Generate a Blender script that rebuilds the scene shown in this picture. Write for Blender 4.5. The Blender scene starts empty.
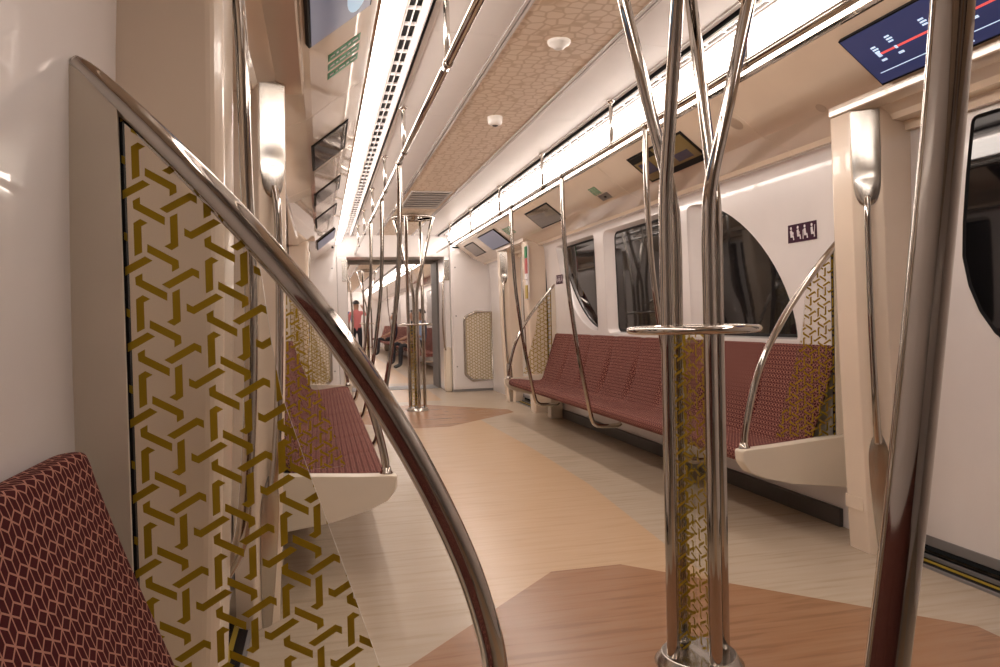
import bpy, bmesh, math, random
from mathutils import Vector, Matrix
from mathutils.geometry import tessellate_polygon
random.seed(4)
S = bpy.context.scene
COL = S.collection
PI = math.pi

# ------------------------------------------------------------------ materials
def newmat(name):
    m = bpy.data.materials.new(name); m.use_nodes = True
    nt = m.node_tree
    return m, nt, nt.nodes['Principled BSDF']

def plain(name, col, rough=.4, metal=0., coat=0., bump=0., bscale=200., spec=.5):
    m, nt, b = newmat(name)
    b.inputs['Roughness'].default_value = rough
    b.inputs['Metallic'].default_value = metal
    b.inputs['Coat Weight'].default_value = coat
    b.inputs['Coat Roughness'].default_value = .035
    b.inputs['Specular IOR Level'].default_value = spec
    tc = nt.nodes.new('ShaderNodeTexCoord')
    n = nt.nodes.new('ShaderNodeTexNoise'); n.inputs['Scale'].default_value = 6
    nt.links.new(tc.outputs['Object'], n.inputs['Vector'])
    r = nt.nodes.new('ShaderNodeValToRGB')
    r.color_ramp.elements[0].color = (*[c*.95 for c in col], 1)
    r.color_ramp.elements[1].color = (*[min(1, c*1.03) for c in col], 1)
    nt.links.new(n.outputs['Fac'], r.inputs['Fac'])
    nt.links.new(r.outputs['Color'], b.inputs['Base Color'])
    if bump:
        n2 = nt.nodes.new('ShaderNodeTexNoise'); n2.inputs['Scale'].default_value = bscale
        nt.links.new(tc.outputs['Object'], n2.inputs['Vector'])
        bp = nt.nodes.new('ShaderNodeBump'); bp.inputs['Strength'].default_value = bump
        bp.inputs['Distance'].default_value = .002
        nt.links.new(n2.outputs['Fac'], bp.inputs['Height'])
        nt.links.new(bp.outputs['Normal'], b.inputs['Normal'])
    return m

def emit(name, col, strength):
    m, nt, b = newmat(name)
    b.inputs['Base Color'].default_value = (*col, 1)
    b.inputs['Emission Color'].default_value = (*col, 1)
    b.inputs['Emission Strength'].default_value = strength
    b.inputs['Roughness'].default_value = .3
    return m

def floor_mat(name, c0, c1, c2):
    m, nt, b = newmat(name)
    tc = nt.nodes.new('ShaderNodeTexCoord')
    mp = nt.nodes.new('ShaderNodeMapping'); mp.inputs['Scale'].default_value = (1.6, 22, 1)
    nt.links.new(tc.outputs['Object'], mp.inputs['Vector'])
    n = nt.nodes.new('ShaderNodeTexNoise'); n.inputs['Scale'].default_value = 1.6
    n.inputs['Detail'].default_value = 5; n.inputs['Distortion'].default_value = .6
    nt.links.new(mp.outputs['Vector'], n.inputs['Vector'])
    r = nt.nodes.new('ShaderNodeValToRGB')
    r.color_ramp.elements[0].position = .34; r.color_ramp.elements[0].color = (*c0, 1)
    r.color_ramp.elements[1].position = .62; r.color_ramp.elements[1].color = (*c2, 1)
    e = r.color_ramp.elements.new(.44); e.color = (*c1, 1)
    nt.links.new(n.outputs['Fac'], r.inputs['Fac'])
    nt.links.new(r.outputs['Color'], b.inputs['Base Color'])
    b.inputs['Roughness'].default_value = .27
    b.inputs['Specular IOR Level'].default_value = .45
    return m

def fabric_mat():
    """dark red moquette with a pale rhombille line weave, in metres on the UV map"""
    m, nt, b = newmat('seat_fabric')
    L = nt.links
    def math_(op, a, bb=None, c=None):
        n = nt.nodes.new('ShaderNodeMath'); n.operation = op
        for i, v in enumerate((a, bb, c)):
            if v is None: continue
            if isinstance(v, (int, float)): n.inputs[i].default_value = v
            else: L.new(v, n.inputs[i])
        return n.outputs[0]
    uv = nt.nodes.new('ShaderNodeUVMap'); uv.uv_map = 'UVMap'
    sp = nt.nodes.new('ShaderNodeSeparateXYZ'); L.new(uv.outputs[0], sp.inputs[0])
    sl = .0155
    x = math_('DIVIDE', sp.outputs[0], sl); y = math_('DIVIDE', sp.outputs[1], sl*1.05)
    tot = None
    for k in range(3):
        a = math.radians(60*k + 90)
        u = math_('ADD', math_('MULTIPLY', x, math.cos(a)), math_('MULTIPLY', y, math.sin(a)))
        v = math_('ADD', math_('MULTIPLY', x, -math.sin(a)/.8660254), math_('MULTIPLY', y, math.cos(a)/.8660254))
        kk = math_('ROUND', v)
        d = math_('ABSOLUTE', math_('SUBTRACT', v, kk))
        line = math_('LESS_THAN', d, .078)
        ph = math_('FLOORED_MODULO', math_('SUBTRACT', u, math_('MULTIPLY', kk, 1.5)), 3.0)
        off = math_('MULTIPLY', math_('GREATER_THAN', ph, 1.0), math_('LESS_THAN', ph, 2.0))
        mk = math_('MULTIPLY', line, math_('SUBTRACT', 1.0, off))
        tot = mk if tot is None else math_('MAXIMUM', tot, mk)
    mx = nt.nodes.new('ShaderNodeMix'); mx.data_type = 'RGBA'
    L.new(tot, mx.inputs['Factor'])
    ns = nt.nodes.new('ShaderNodeTexNoise'); ns.inputs['Scale'].default_value = 500
    L.new(uv.outputs[0], ns.inputs['Vector'])
    r = nt.nodes.new('ShaderNodeValToRGB')
    r.color_ramp.elements[0].color = (.040, .0030, .0052, 1); r.color_ramp.elements[1].color = (.088, .0070, .0105, 1)
    L.new(ns.outputs['Fac'], r.inputs['Fac'])
    L.new(r.outputs['Color'], mx.inputs['A'])
    mx.inputs['B'].default_value = (.47, .225, .17, 1)
    L.new(mx.outputs['Result'], b.inputs['Base Color'])
    b.inputs['Roughness'].default_value = .85
    b.inputs['Sheen Weight'].default_value = .0
    b.inputs['Specular IOR Level'].default_value = .2
    bp = nt.nodes.new('ShaderNodeBump'); bp.inputs['Strength'].default_value = .15; bp.inputs['Distance'].default_value = .002
    L.new(tot, bp.inputs['Height']); L.new(bp.outputs['Normal'], b.inputs['Normal'])
    return m

def glass_mat():
    m = bpy.data.materials.new('clear_glass'); m.use_nodes = True
    nt = m.node_tree; nt.nodes.clear()
    o = nt.nodes.new('ShaderNodeOutputMaterial')
    t = nt.nodes.new('ShaderNodeBsdfTransparent'); t.inputs['Color'].default_value = (.955, .955, .935, 1)
    g = nt.nodes.new('ShaderNodeBsdfGlossy'); g.inputs['Roughness'].default_value = .02
    f = nt.nodes.new('ShaderNodeFresnel'); ge = nt.nodes.new('ShaderNodeNewGeometry'); ma = nt.nodes.new('ShaderNodeMath'); ma.operation = 'MULTIPLY_ADD'
    ma.inputs[1].default_value = 1/1.3-1.3; ma.inputs[2].default_value = 1.3
    nt.links.new(ge.outputs['Backfacing'], ma.inputs[0]); nt.links.new(ma.outputs[0], f.inputs['IOR'])
    mx = nt.nodes.new('ShaderNodeMixShader')
    nt.links.new(f.outputs[0], mx.inputs[0]); nt.links.new(t.outputs[0], mx.inputs[1]); nt.links.new(g.outputs[0], mx.inputs[2])
    nt.links.new(mx.outputs[0], o.inputs['Surface'])
    return m

def print_mat():
    m, nt, b = newmat('olive_gold_print')
    tc = nt.nodes.new('ShaderNodeTexCoord'); n = nt.nodes.new('ShaderNodeTexNoise'); n.inputs['Scale'].default_value = 9
    nt.links.new(tc.outputs['Object'], n.inputs['Vector'])
    r = nt.nodes.new('ShaderNodeValToRGB')
    r.color_ramp.elements[0].color = (.33, .215, .014, 1); r.color_ramp.elements[1].color = (.37, .245, .018, 1)
    nt.links.new(n.outputs['Fac'], r.inputs['Fac']); nt.links.new(r.outputs['Color'], b.inputs['Base Color'])
    b.inputs['Roughness'].default_value = .5; b.inputs['Specular IOR Level'].default_value = .15
    t = nt.nodes.new('ShaderNodeBsdfTranslucent'); nt.links.new(r.outputs['Color'], t.inputs['Color'])
    mx = nt.nodes.new('ShaderNodeMixShader'); mx.inputs[0].default_value = .45
    nt.links.new(b.outputs[0], mx.inputs[1]); nt.links.new(t.outputs[0], mx.inputs[2])
    nt.links.new(mx.outputs[0], nt.nodes['Material Output'].inputs['Surface'])
    return m

def ceilpat_mat():
    """beige printed ceiling strip with a faint hexagon network"""
    m, nt, b = newmat('patterned_ceiling_film')
    tc = nt.nodes.new('ShaderNodeTexCoord')
    mp = nt.nodes.new('ShaderNodeMapping'); mp.inputs['Scale'].default_value = (17, 17, 17)
    nt.links.new(tc.outputs['Object'], mp.inputs['Vector'])
    v = nt.nodes.new('ShaderNodeTexVoronoi'); v.feature = 'DISTANCE_TO_EDGE'; v.inputs['Scale'].default_value = 1
    v.inputs['Randomness'].default_value = .55
    nt.links.new(mp.outputs['Vector'], v.inputs['Vector'])
    r = nt.nodes.new('ShaderNodeValToRGB')
    r.color_ramp.elements[0].position = .04; r.color_ramp.elements[0].color = (.66, .50, .35, 1)
    r.color_ramp.elements[1].position = .12; r.color_ramp.elements[1].color = (.84, .69, .55, 1)
    nt.links.new(v.outputs['Distance'], r.inputs['Fac'])
    nt.links.new(r.outputs['Color'], b.inputs['Base Color'])
    b.inputs['Roughness'].default_value = .45
    return m

M = {
 'white': plain('white_gloss_panel', (.84, .80, .79), .22, coat=.6),
 'ceil': plain('white_ceiling_panel', (.88, .84, .82), .28),
 'cove': plain('beige_gloss_cove', (.83, .69, .55), .14, coat=1.),
 'beige': plain('beige_pillar_moulding', (.87, .735, .60), .18, coat=.4),
 'cream': plain('cream_moulding', (.82, .74, .62), .35),
 'chrome': plain('polished_steel', (.50, .46, .42), .07, metal=1.),
 'disc': plain('darker_beige_disc', (.52, .40, .30), .5),
 'bright': plain('pale_steel', (.85, .82, .78), .22, metal=1.),
 'ltgrey': plain('light_grey_plastic', (.50, .46, .43), .4),
 'steel': plain('brushed_steel', (.52, .49, .45), .22, metal=1.),
 'black': plain('black_rubber', (.010, .010, .011), .6, spec=.15),
 'dark': plain('dark_grey_trim', (.075, .068, .065), .45),
 'grey': plain('grey_rubber', (.22, .21, .21), .45),
 'window': plain('dark_tunnel_window', (.006, .006, .007), .03, spec=.6),
 'gold': print_mat(),
 'glassedge': plain('glass_edge', (.78, .76, .68), .2),
 'yellow': plain('yellow_stripe', (.42, .30, .03), .5),
 'purple': plain('dark_purple_sticker', (.045, .006, .026), .5, spec=.15),
 'pict': plain('white_pictogram', (.82, .76, .78), .5),
 'green': plain('green_sign', (.005, .20, .06), .4, spec=.2),
 'red': plain('red_label', (.45, .03, .03), .4),
 'poster': plain('poster_print', (.20, .14, .035), .3, coat=.2),
 'posterblue': plain('poster_blue_print', (.05, .05, .12), .25),
 'mirror': plain('grey_mirror', (.20, .18, .165), .05, metal=1.),
 'lens': plain('detector_white', (.85, .82, .78), .35),
 'fl_pale': floor_mat('pale_floor', (.43, .345, .255), (.48, .39, .295), (.505, .415, .32)),
 'fl_peach': floor_mat('peach_floor', (.52, .35, .21), (.55, .375, .23), (.57, .395, .25)),
 'fl_red': floor_mat('terracotta_floor', (.27, .138, .070), (.325, .168, .086), (.35, .188, .102)),
 'fabric': fabric_mat(), 'glass': glass_mat(), 'ceilpat': ceilpat_mat(),
 'light': emit('light_diffuser', (1., .885, .80), 12.0),
 'screen': emit('navy_screen', (.017, .024, .075), 1.0),
 'screenred': emit('screen_red', (.80, .10, .09), .8),
 'screenwhite': emit('screen_white', (.55, .70, .9), .9),
 'screenpic': emit('screen_pale_blue', (.20, .32, .42), .9),
 'screengrey': emit('screen_grey', (.085, .09, .125), .9),
 'skin': plain('skin', (.35, .19, .12), .5), 'hair': plain('hair', (.012, .009, .008), .5),
 'pink': plain('pink_shirt', (.55, .17, .17), .8), 'blue': plain('blue_shirt', (.10, .16, .38), .8),
 'navy': plain('navy_shirt', (.02, .025, .06), .8), 'denim': plain('dark_trousers', (.02, .02, .028), .8),
 'shoe': plain('black_shoes', (.01, .01, .01), .5), 'paleblue': plain('pale_blue_shirt', (.22, .30, .45), .8),
}

# ------------------------------------------------------------------ mesh helper
class B:
    def __init__(self):
        self.bm = bmesh.new(); self.uv = None
    def face(self, vs, mi=0, smooth=False):
        try:
            f = self.bm.faces.new(vs); f.material_index = mi; f.smooth = smooth; return f
        except ValueError: return None
    def v(self, p): return self.bm.verts.new(p)
    def box(self, a, b, bev=0., mi=0):
        (x0, y0, z0), (x1, y1, z1) = a, b
        x0, x1 = min(x0, x1), max(x0, x1); y0, y1 = min(y0, y1), max(y0, y1); z0, z1 = min(z0, z1), max(z0, z1)
        vs = [self.v(p) for p in ((x0,y0,z0),(x1,y0,z0),(x1,y1,z0),(x0,y1,z0),(x0,y0,z1),(x1,y0,z1),(x1,y1,z1),(x0,y1,z1))]
        fs = [self.face([vs[i] for i in q], mi) for q in ((0,3,2,1),(4,5,6,7),(0,1,5,4),(1,2,6,5),(2,3,7,6),(3,0,4,7))]
        if bev:
            es = {e for f in fs for e in f.edges}
            bmesh.ops.bevel(self.bm, geom=list(es), offset=bev, segments=2, profile=.5, affect='EDGES')
        return self
    def loft(self, loops, closed=True, cap=True, smooth=False, mi=0):
        rows = [[self.v(p) for p in l] for l in loops]
        n = len(rows[0])
        for r0, r1 in zip(rows, rows[1:]):
            for i in range(n if closed else n-1):
                self.face((r0[i], r0[(i+1) % n], r1[(i+1) % n], r1[i]), mi, smooth)
        if cap and closed:
            self.face(rows[0][::-1], mi); self.face(rows[-1], mi)
        return rows
    def prism(self, poly, fn0, fn1, mi=0, smooth=False, side=None):
        """poly: 2D points; fn0/fn1 turn a 2D point into the two end positions"""
        a = [self.v(fn0(p)) for p in poly]; b = [self.v(fn1(p)) for p in poly]
        n = len(poly)
        for i in range(n): self.face((a[i], a[(i+1) % n], b[(i+1) % n], b[i]), mi if side is None else side, smooth)
        tris = tessellate_polygon([[Vector((p[0], p[1], 0)) for p in poly]])
        for t in tris:
            self.face([a[i] for i in t[::-1]], mi); self.face([b[i] for i in t], mi)
        return self
    def tube(self, pts, r, seg=16, smooth_path=True, cap=True, mi=0, sub=6):
        pts = [Vector(p) for p in pts]
        rad = r if isinstance(r, (list, tuple)) else None
        if smooth_path and len(pts) > 2:
            q = []; rr = []
            for i in range(len(pts)-1):
                p0 = pts[max(i-1, 0)]; p1 = pts[i]; p2 = pts[i+1]; p3 = pts[min(i+2, len(pts)-1)]
                for k in range(sub):
                    t = k/sub
                    q.append(.5*((2*p1)+(p2-p0)*t+(2*p0-5*p1+4*p2-p3)*t*t+(3*p1-p0-3*p2+p3)*t**3))
                    if rad: rr.append(rad[i]*(1-t)+rad[i+1]*t)
            q.append(pts[-1]); pts = q
            if rad: rr.append(rad[-1]); rad = rr
        n = len(pts)
        tang = [(pts[min(i+1, n-1)]-pts[max(i-1, 0)]).normalized() for i in range(n)]
        ref = Vector((0, 0, 1)) if abs(tang[0].z) < .9 else Vector((1, 0, 0))
        nrm = (ref-tang[0]*ref.dot(tang[0])).normalized()
        loops = []
        for i in range(n):
            nrm = (nrm-tang[i]*nrm.dot(tang[i])).normalized(); bi = tang[i].cross(nrm)
            R = rad[i] if rad else r
            loops.append([pts[i]+(nrm*math.cos(2*PI*k/seg)+bi*math.sin(2*PI*k/seg))*R for k in range(seg)])
        self.loft(loops, smooth=True, cap=cap, mi=mi)
        return self
    def lathe(self, c, prof, seg=32, mi=0, axis='z'):
        loops = []
        for r, z in prof:
            l = []
            for k in range(seg):
                a = 2*PI*k/seg
                l.append((c[0]+r*math.cos(a), c[1]+r*math.sin(a), c[2]+z))
            loops.append(l)
        self.loft(loops, smooth=True, mi=mi); return self
    def torus(self, c, R, r, seg=48, s2=12, flat=1., mi=0):
        rows = [[self.v((c[0]+(R+r*math.cos(b))*math.cos(a), c[1]+(R+r*math.cos(b))*math.sin(a), c[2]+flat*r*math.sin(b)))
                 for b in (2*PI*j/s2 for j in range(s2))] for a in (2*PI*i/seg for i in range(seg))]
        for i in range(seg):
            for j in range(s2):
                self.face((rows[i][j], rows[(i+1) % seg][j], rows[(i+1) % seg][(j+1) % s2], rows[i][(j+1) % s2]), mi, True)
        return self
    def grid(self, P, UV=None, mi=0, closed_v=False):
        rows = [[self.v(p) for p in r] for r in P]
        if UV and self.uv is None: self.uv = self.bm.loops.layers.uv.new('UVMap')
        for i in range(len(rows)-1):
            for j in range(len(rows[0])-1):
                f = self.face((rows[i][j], rows[i][j+1], rows[i+1][j+1], rows[i+1][j]), mi, True)
                if f and UV:
                    for l, (a, b) in zip(f.loops, ((i,j),(i,j+1),(i+1,j+1),(i+1,j))): l[self.uv].uv = UV[a][b]
        return rows
    def obj(self, name, mats, parent=None, origin=None, autosmooth=True, recalc=True):
        if recalc: bmesh.ops.recalc_face_normals(self.bm, faces=self.bm.faces[:])
        vs = self.bm.verts
        if parent is not None:
            o = Vector((0, 0, 0)); p = parent
            while p is not None: o += p.location; p = p.parent
        elif origin is not None: o = Vector(origin)
        else:
            xs = [v.co.x for v in vs]; ys = [v.co.y for v in vs]; zs = [v.co.z for v in vs]
            o = Vector(((min(xs)+max(xs))/2, (min(ys)+max(ys))/2, min(zs)))
        for v in vs: v.co -= o
        me = bpy.data.meshes.new(name); self.bm.to_mesh(me); self.bm.free()
        for mm in (mats if isinstance(mats, (list, tuple)) else [mats]): me.materials.append(M[mm] if isinstance(mm, str) else mm)
        ob = bpy.data.objects.new(name, me); COL.objects.link(ob)
        if parent is not None: ob.parent = parent
        else: ob.location = o
        return ob

def tag(o, label, cat, group=None):
    o['label'] = label; o['category'] = cat
    if group: o['group'] = group
    return o
def thing(name, loc, label, cat, group=None):
    o = bpy.data.objects.new(name, None); COL.objects.link(o); o.location = loc; o.empty_display_size = .1
    return tag(o, label, cat, group)
def struct(o): o['kind'] = 'structure'; return o

# ------------------------------------------------------------------ arabesque pattern
def clip(poly, tri):
    out = poly
    for i in range(3):
        a, b = tri[i], tri[(i+1) % 3]
        inp, out = out, []
        if not inp: return []
        def side(p): return (b[0]-a[0])*(p[1]-a[1])-(b[1]-a[1])*(p[0]-a[0])
        for k in range(len(inp)):
            p, q = inp[k], inp[(k+1) % len(inp)]
            sp, sq = side(p), side(q)
            if sp >= 0: out.append(p)
            if (sp > 0 and sq < 0) or (sp < 0 and sq > 0):
                t = sp/(sp-sq); out.append((p[0]+(q[0]-p[0])*t, p[1]+(q[1]-p[1])*t))
    return out
def area(p): return .5*sum(p[i][0]*p[(i+1) % len(p)][1]-p[(i+1) % len(p)][0]*p[i][1] for i in range(len(p)))
def rot(p, a): c, s = math.cos(a), math.sin(a); return (p[0]*c-p[1]*s, p[0]*s+p[1]*c)
def stroke(a):
    """one hooked bar of the pattern, pointing up, hook turning to the right; two quads"""
    bar = [(-.048, -.246), (.048, -.196), (.048, .148), (-.048, .190)]
    hook = [(-.048, .190), (.048, .148), (.127, .192), (.036, .245)]
    bar, hook = [[(p[0]*a, p[1]*a) for p in q] for q in (bar, hook)]
    return [bar, hook]
def pattern(outline, a, centre):
    if area(outline) < 0: outline = outline[::-1]
    tris = []
    for t in tessellate_polygon([[Vector((p[0], p[1], 0)) for p in outline]]):
        tr = [outline[i] for i in t]
        if area(tr) < 0: tr = tr[::-1]
        tris.append(tr)
    x0, x1 = min(p[0] for p in outline), max(p[0] for p in outline)
    y0, y1 = min(p[1] for p in outline), max(p[1] for p in outline)
    d = (.210*a, -.2885*a); res = []
    n = int(max(x1-x0, y1-y0)/a*1.4)+4
    for i in range(-n, n+1):
        for j in range(-n, n+1):
            cx, cy = centre[0]+a*.8660254*i, centre[1]+a*(j+.5*i)
            if not (x0-a < cx < x1+a and y0-a < cy < y1+a): continue
            for r6 in range(6):
                an = -PI/3*r6; dd = rot(d, an)
                for q in stroke(a):
                    pp = [(rot(p, an)[0]+dd[0]+cx, rot(p, an)[1]+dd[1]+cy) for p in q]
                    if area(pp) < 0: pp = pp[::-1]
                    for tr in tris:
                        c = clip(pp, tr)
                        if len(c) > 2 and abs(area(c)) > 1e-8: res.append(c)
    return res
def add_pattern(b, polys, fn, mi=0):
    for p in polys: b.face([b.v(fn(q)) for q in p], mi)

# ------------------------------------------------------------------ dimensions (x across, 0 on the centre line; y along the car; z up)
CEIL = 2.18
WALL = 1.30
LEFT = -.05               # the left wall and its posts sit this much further out
def WQ(s): return WALL if s > 0 else WL
def sx(s, q, l=None): return s*q + ((LEFT if l is None else l) if s < 0 else 0)
WL = 1.322               # left wall, before LEFT

Y0, Y1 = -3.2, 10.9
D1, D2 = 2.10, 8.20       # door centres
SIDE = {1: 'right', -1: 'left'}

# ------------------------------------------------------------------ floor
def octagon(yc):
    return [(-.17, yc+.90), (.12, yc+.90), (.95, yc+.02), (.95, yc-.25), (.12, yc-1.05), (-.17, yc-1.05), (-1.0, yc-.20), (-1.0, yc+.05)]
b = B()
b.box((-1.40, Y0, -.05), (1.40, Y1+.6, 0), mi=0)
b.box((-1.40, Y1+.6, -.05), (1.40, 31, 0), mi=0)
def flat(poly, z, mi): b.face([b.v((p[0], p[1], z)) for p in poly], mi)
flat([(.40, 2.9), (.505, 4.2), (.525, 5.5), (.49, 7.3), (.12, 7.5), (-.17, 7.5), (-.40, 7.0), (-.40, 4.1), (-.46, 2.5), (.38, 2.5)], .0006, 1)
flat([(.42, 1.0), (.45, -.5), (.45, -3.2), (-.45, -3.2), (-.45, -.5), (-.42, 1.0)], .0006, 1)
flat([(.42, 9.2), (.45, 10.9), (-.45, 10.9), (-.42, 9.2)], .0006, 1)
flat([(.42, 12.0), (.45, 30.0), (-.45, 30.0), (-.42, 12.)], .0006, 1)
for yc in (1.9, 7.95): flat(octagon(yc), .0012, 2)
struct(b.obj('floor', ['fl_pale', 'fl_peach', 'fl_red'], origin=(0, 0, 0)))

# ------------------------------------------------------------------ ceiling
def ceiling(y0, y1, name):
    b = B()
    y = y0
    while y < y1-.01:
        ye = min(y+1.25, y1)
        for xa, xb in ((-.555, -.255), (.255, .555)):
            b.box((xa, y+.0015, CEIL), (xb, ye-.0015, CEIL+.02), mi=0)
        b.box((-.215, y+.001, CEIL), (.215, ye-.001, CEIL+.02), mi=1)
        y = ye
    for s in (-1, 1):
        # two raised trims beside the patterned strip
        b.box((s*.218, y0, CEIL-.004), (s*.232, y1, CEIL+.02), mi=2); b.box((s*.238, y0, CEIL-.004), (s*.252, y1, CEIL+.02), mi=2)
        # stepped trims and slotted air outlet beside the light
        b.box((s*.557, y0, CEIL-.006), (s*.578, y1, CEIL+.02), mi=2)
        b.box((s*.5935, y0, CEIL-.016), (s*.597, y1, CEIL+.02), mi=3)
        b.box((s*.597, y0, CEIL-.024), (s*.604, y1, CEIL+.02), mi=2)
        b.box((s*.578, y0, CEIL+.016), (s*.682, y1, CEIL+.026), mi=3)
        b.box((s*.604, y0, CEIL-.003), (s*.620, y1, CEIL+.012), mi=2); b.box((s*.670, y0, CEIL-.003), (s*.682, y1, CEIL+.012), mi=2)
        b.box((s*.682, y0, CEIL-.010), (s*.705, y1, CEIL+.02), mi=2)
        b.box((s*.643, y0, CEIL-.002), (s*.6465, y1, CEIL+.01), mi=2)
        y = y0
        while y < y1:
            b.box((s*.604, y, CEIL-.001), (s*.682, y+.008, CEIL+.012), mi=2); y += .155
        b.prism([(.705, CEIL+.02), (.705, CEIL-.012), (.728, CEIL-.030), (.735, CEIL-.018), (.735, CEIL+.02)],
                lambda p: (s*p[0], y0, p[1]), lambda p: (s*p[0], y1, p[1]), mi=2)
    b.box((-.85, y0, CEIL+.03), (.85, y1, CEIL+.06), mi=3)
    return struct(b.obj(name, ['ceil', 'ceilpat', 'white', 'black'], origin=(0, y0, CEIL)))
ceiling(Y0, Y1, 'ceiling')
ceiling(11.5, 30, 'ceiling_next')

# ------------------------------------------------------------------ light strips
def light_strip(s, y0, y1, label, group=None):
    t = thing('ceiling_light', (s*.77, (y0+y1)/2, 2.03), label, 'ceiling light', group)
    b = B()
    b.prism([(.738, 2.162), (.714, 2.130), (.728, 2.096), (.760, 2.062), (.798, 2.038), (.815, 2.05), (.750, 2.160)], lambda p: (s*p[0], y0+.02, p[1]), lambda p: (s*p[0], y1-.02, p[1]))
    b.obj('diffuser', 'light', t)
    b = B()
    b.prism([(.800, 2.036), (.806, 2.022), (.825, 2.022), (.825, 2.045)], lambda p: (s*p[0], y0, p[1]), lambda p: (s*p[0], y1, p[1]))
    b.obj('lower_trim', 'chrome', t)
    for ya in (y0, y1-.02):
        b = B(); b.prism([(.718, 2.150), (.796, 2.034), (.82, 2.045), (.745, 2.165)], lambda p: (s*p[0], ya, p[1]), lambda p: (s*p[0], ya+.02, p[1]))
        b.obj('end_cap', 'white', t)
    return t
light_strip(1, .30, 10.25, 'long white light strip along the right edge of the ceiling')
light_strip(-1, .30, 10.25, 'long white light strip along the left edge of the ceiling beside the black air slots')
light_strip(1, 11.7, 29.9, 'far light strip on the right beyond the gangway')
light_strip(-1, 11.7, 29.9, 'far light strip on the left beyond the gangway')

# ------------------------------------------------------------------ coves
def cove(s, y0, y1, name):
    b = B()
    y = y0
    prof = [(.812, 2.026), (.90, 1.958), (1.035, 1.853), (1.06, 1.838), (1.20, 1.776), (1.215, 1.755), (1.40, 1.755), (1.40, 2.1), (.83, 2.06)]
    while y < y1-.01:
        ye = min(y+1.6, y1)
        b.prism(prof, lambda p: (s*p[0], y+.0012, p[1]), lambda p: (s*p[0], ye-.0012, p[1]))
        y = ye
    return struct(b.obj(name, 'cove', origin=(s*1.0, y0, 1.755)))
for s in (1, -1):
    cove(s, Y0, Y1, 'trim_%d' % (1 if s > 0 else 2))
    cove(s, 11.5, 30, 'trim_%d' % (3 if s > 0 else 4))

# ------------------------------------------------------------------ window outlines (y, z) on the wall plane
def rounded(poly, r, n=7):
    out = []; N = len(poly)
    for i in range(N):
        p0, p1, p2 = (Vector(poly[i-1]), Vector(poly[i]), Vector(poly[(i+1) % N]))
        a = (p0-p1).normalized(); c = (p2-p1).normalized()
        ang = a.angle(c); rr = r[i] if isinstance(r, (list, tuple)) else r
        if rr <= 0 or ang > 3.0: out.append(tuple(p1)); continue
        d = min(rr/math.tan(ang/2), .49*(p0-p1).length, .49*(p2-p1).length)
        q0, q2 = p1+a*d, p1+c*d
        for k in range(n):
            t = k/(n-1); out.append(tuple(q0*(1-t)**2+p1*2*t*(1-t)+q2*t*t))
    return out
def arc_pts(yc, zc, ry, rz, a0, a1, n=18, e=1.):
    return [(yc+ry*math.copysign(abs(math.cos(a))**e, math.cos(a)), zc+rz*math.copysign(abs(math.sin(a))**e, math.sin(a)))
            for a in (math.radians(a0+(a1-a0)*i/(n-1)) for i in range(n))]
def win_mid(ya, yb, za, zb): return rounded([(ya, za), (yb, za), (yb, zb), (ya, zb)], .07)
def win_near(y, yc, zc, ry, rz, e):   # straight far side at y, quarter curve towards the camera
    return rounded([(y, zc), (y, zc+rz)]+arc_pts(yc, zc, -ry, rz, 86, 0, 20, e), [.03, .05]+[0]*19+[.03])
def win_far(y, yc, zc, ry, rz, e):    # straight near side at y, curve below on the far side
    return rounded([(y, zc), (y, zc-rz)]+arc_pts(yc, zc, ry, -rz, 86, 0, 20, e), [.04, .01]+[0]*19+[.03])
def grow(poly, d):
    n = len(poly); out = []
    sg = 1 if area(poly) > 0 else -1
    for i in range(n):
        p0, p1, p2 = Vector(poly[i-1]), Vector(poly[i]), Vector(poly[(i+1) % n])
        e0 = (p1-p0); e1 = (p2-p1)
        if e0.length < 1e-6: e0 = e1
        if e1.length < 1e-6: e1 = e0
        nn = Vector((e0.y, -e0.x)).normalized()+Vector((e1.y, -e1.x)).normalized()
        nn.normalize(); out.append(tuple(p1+nn*d*sg))
    return out
# each window: the opening in the wall and the pane set back behind it
wins = [(win_near(4.40, 4.32, .858, 1.02, .83, 1.2), win_near(4.29, 4.24, .868, .87, .80, 1.2)),
        (win_mid(4.72, 5.86, .858, 1.705), win_mid(4.73, 5.75, .872, 1.68)),
        (win_far(6.08, 6.13, 1.705, 1.0, .83, 1.2), win_far(6.10, 6.16, 1.685, .93, .79, 1.3))]
def lean(z): return .0245*max(0., (z-.85)/.85)**2
BENCH = (2.98, 7.27)

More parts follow.
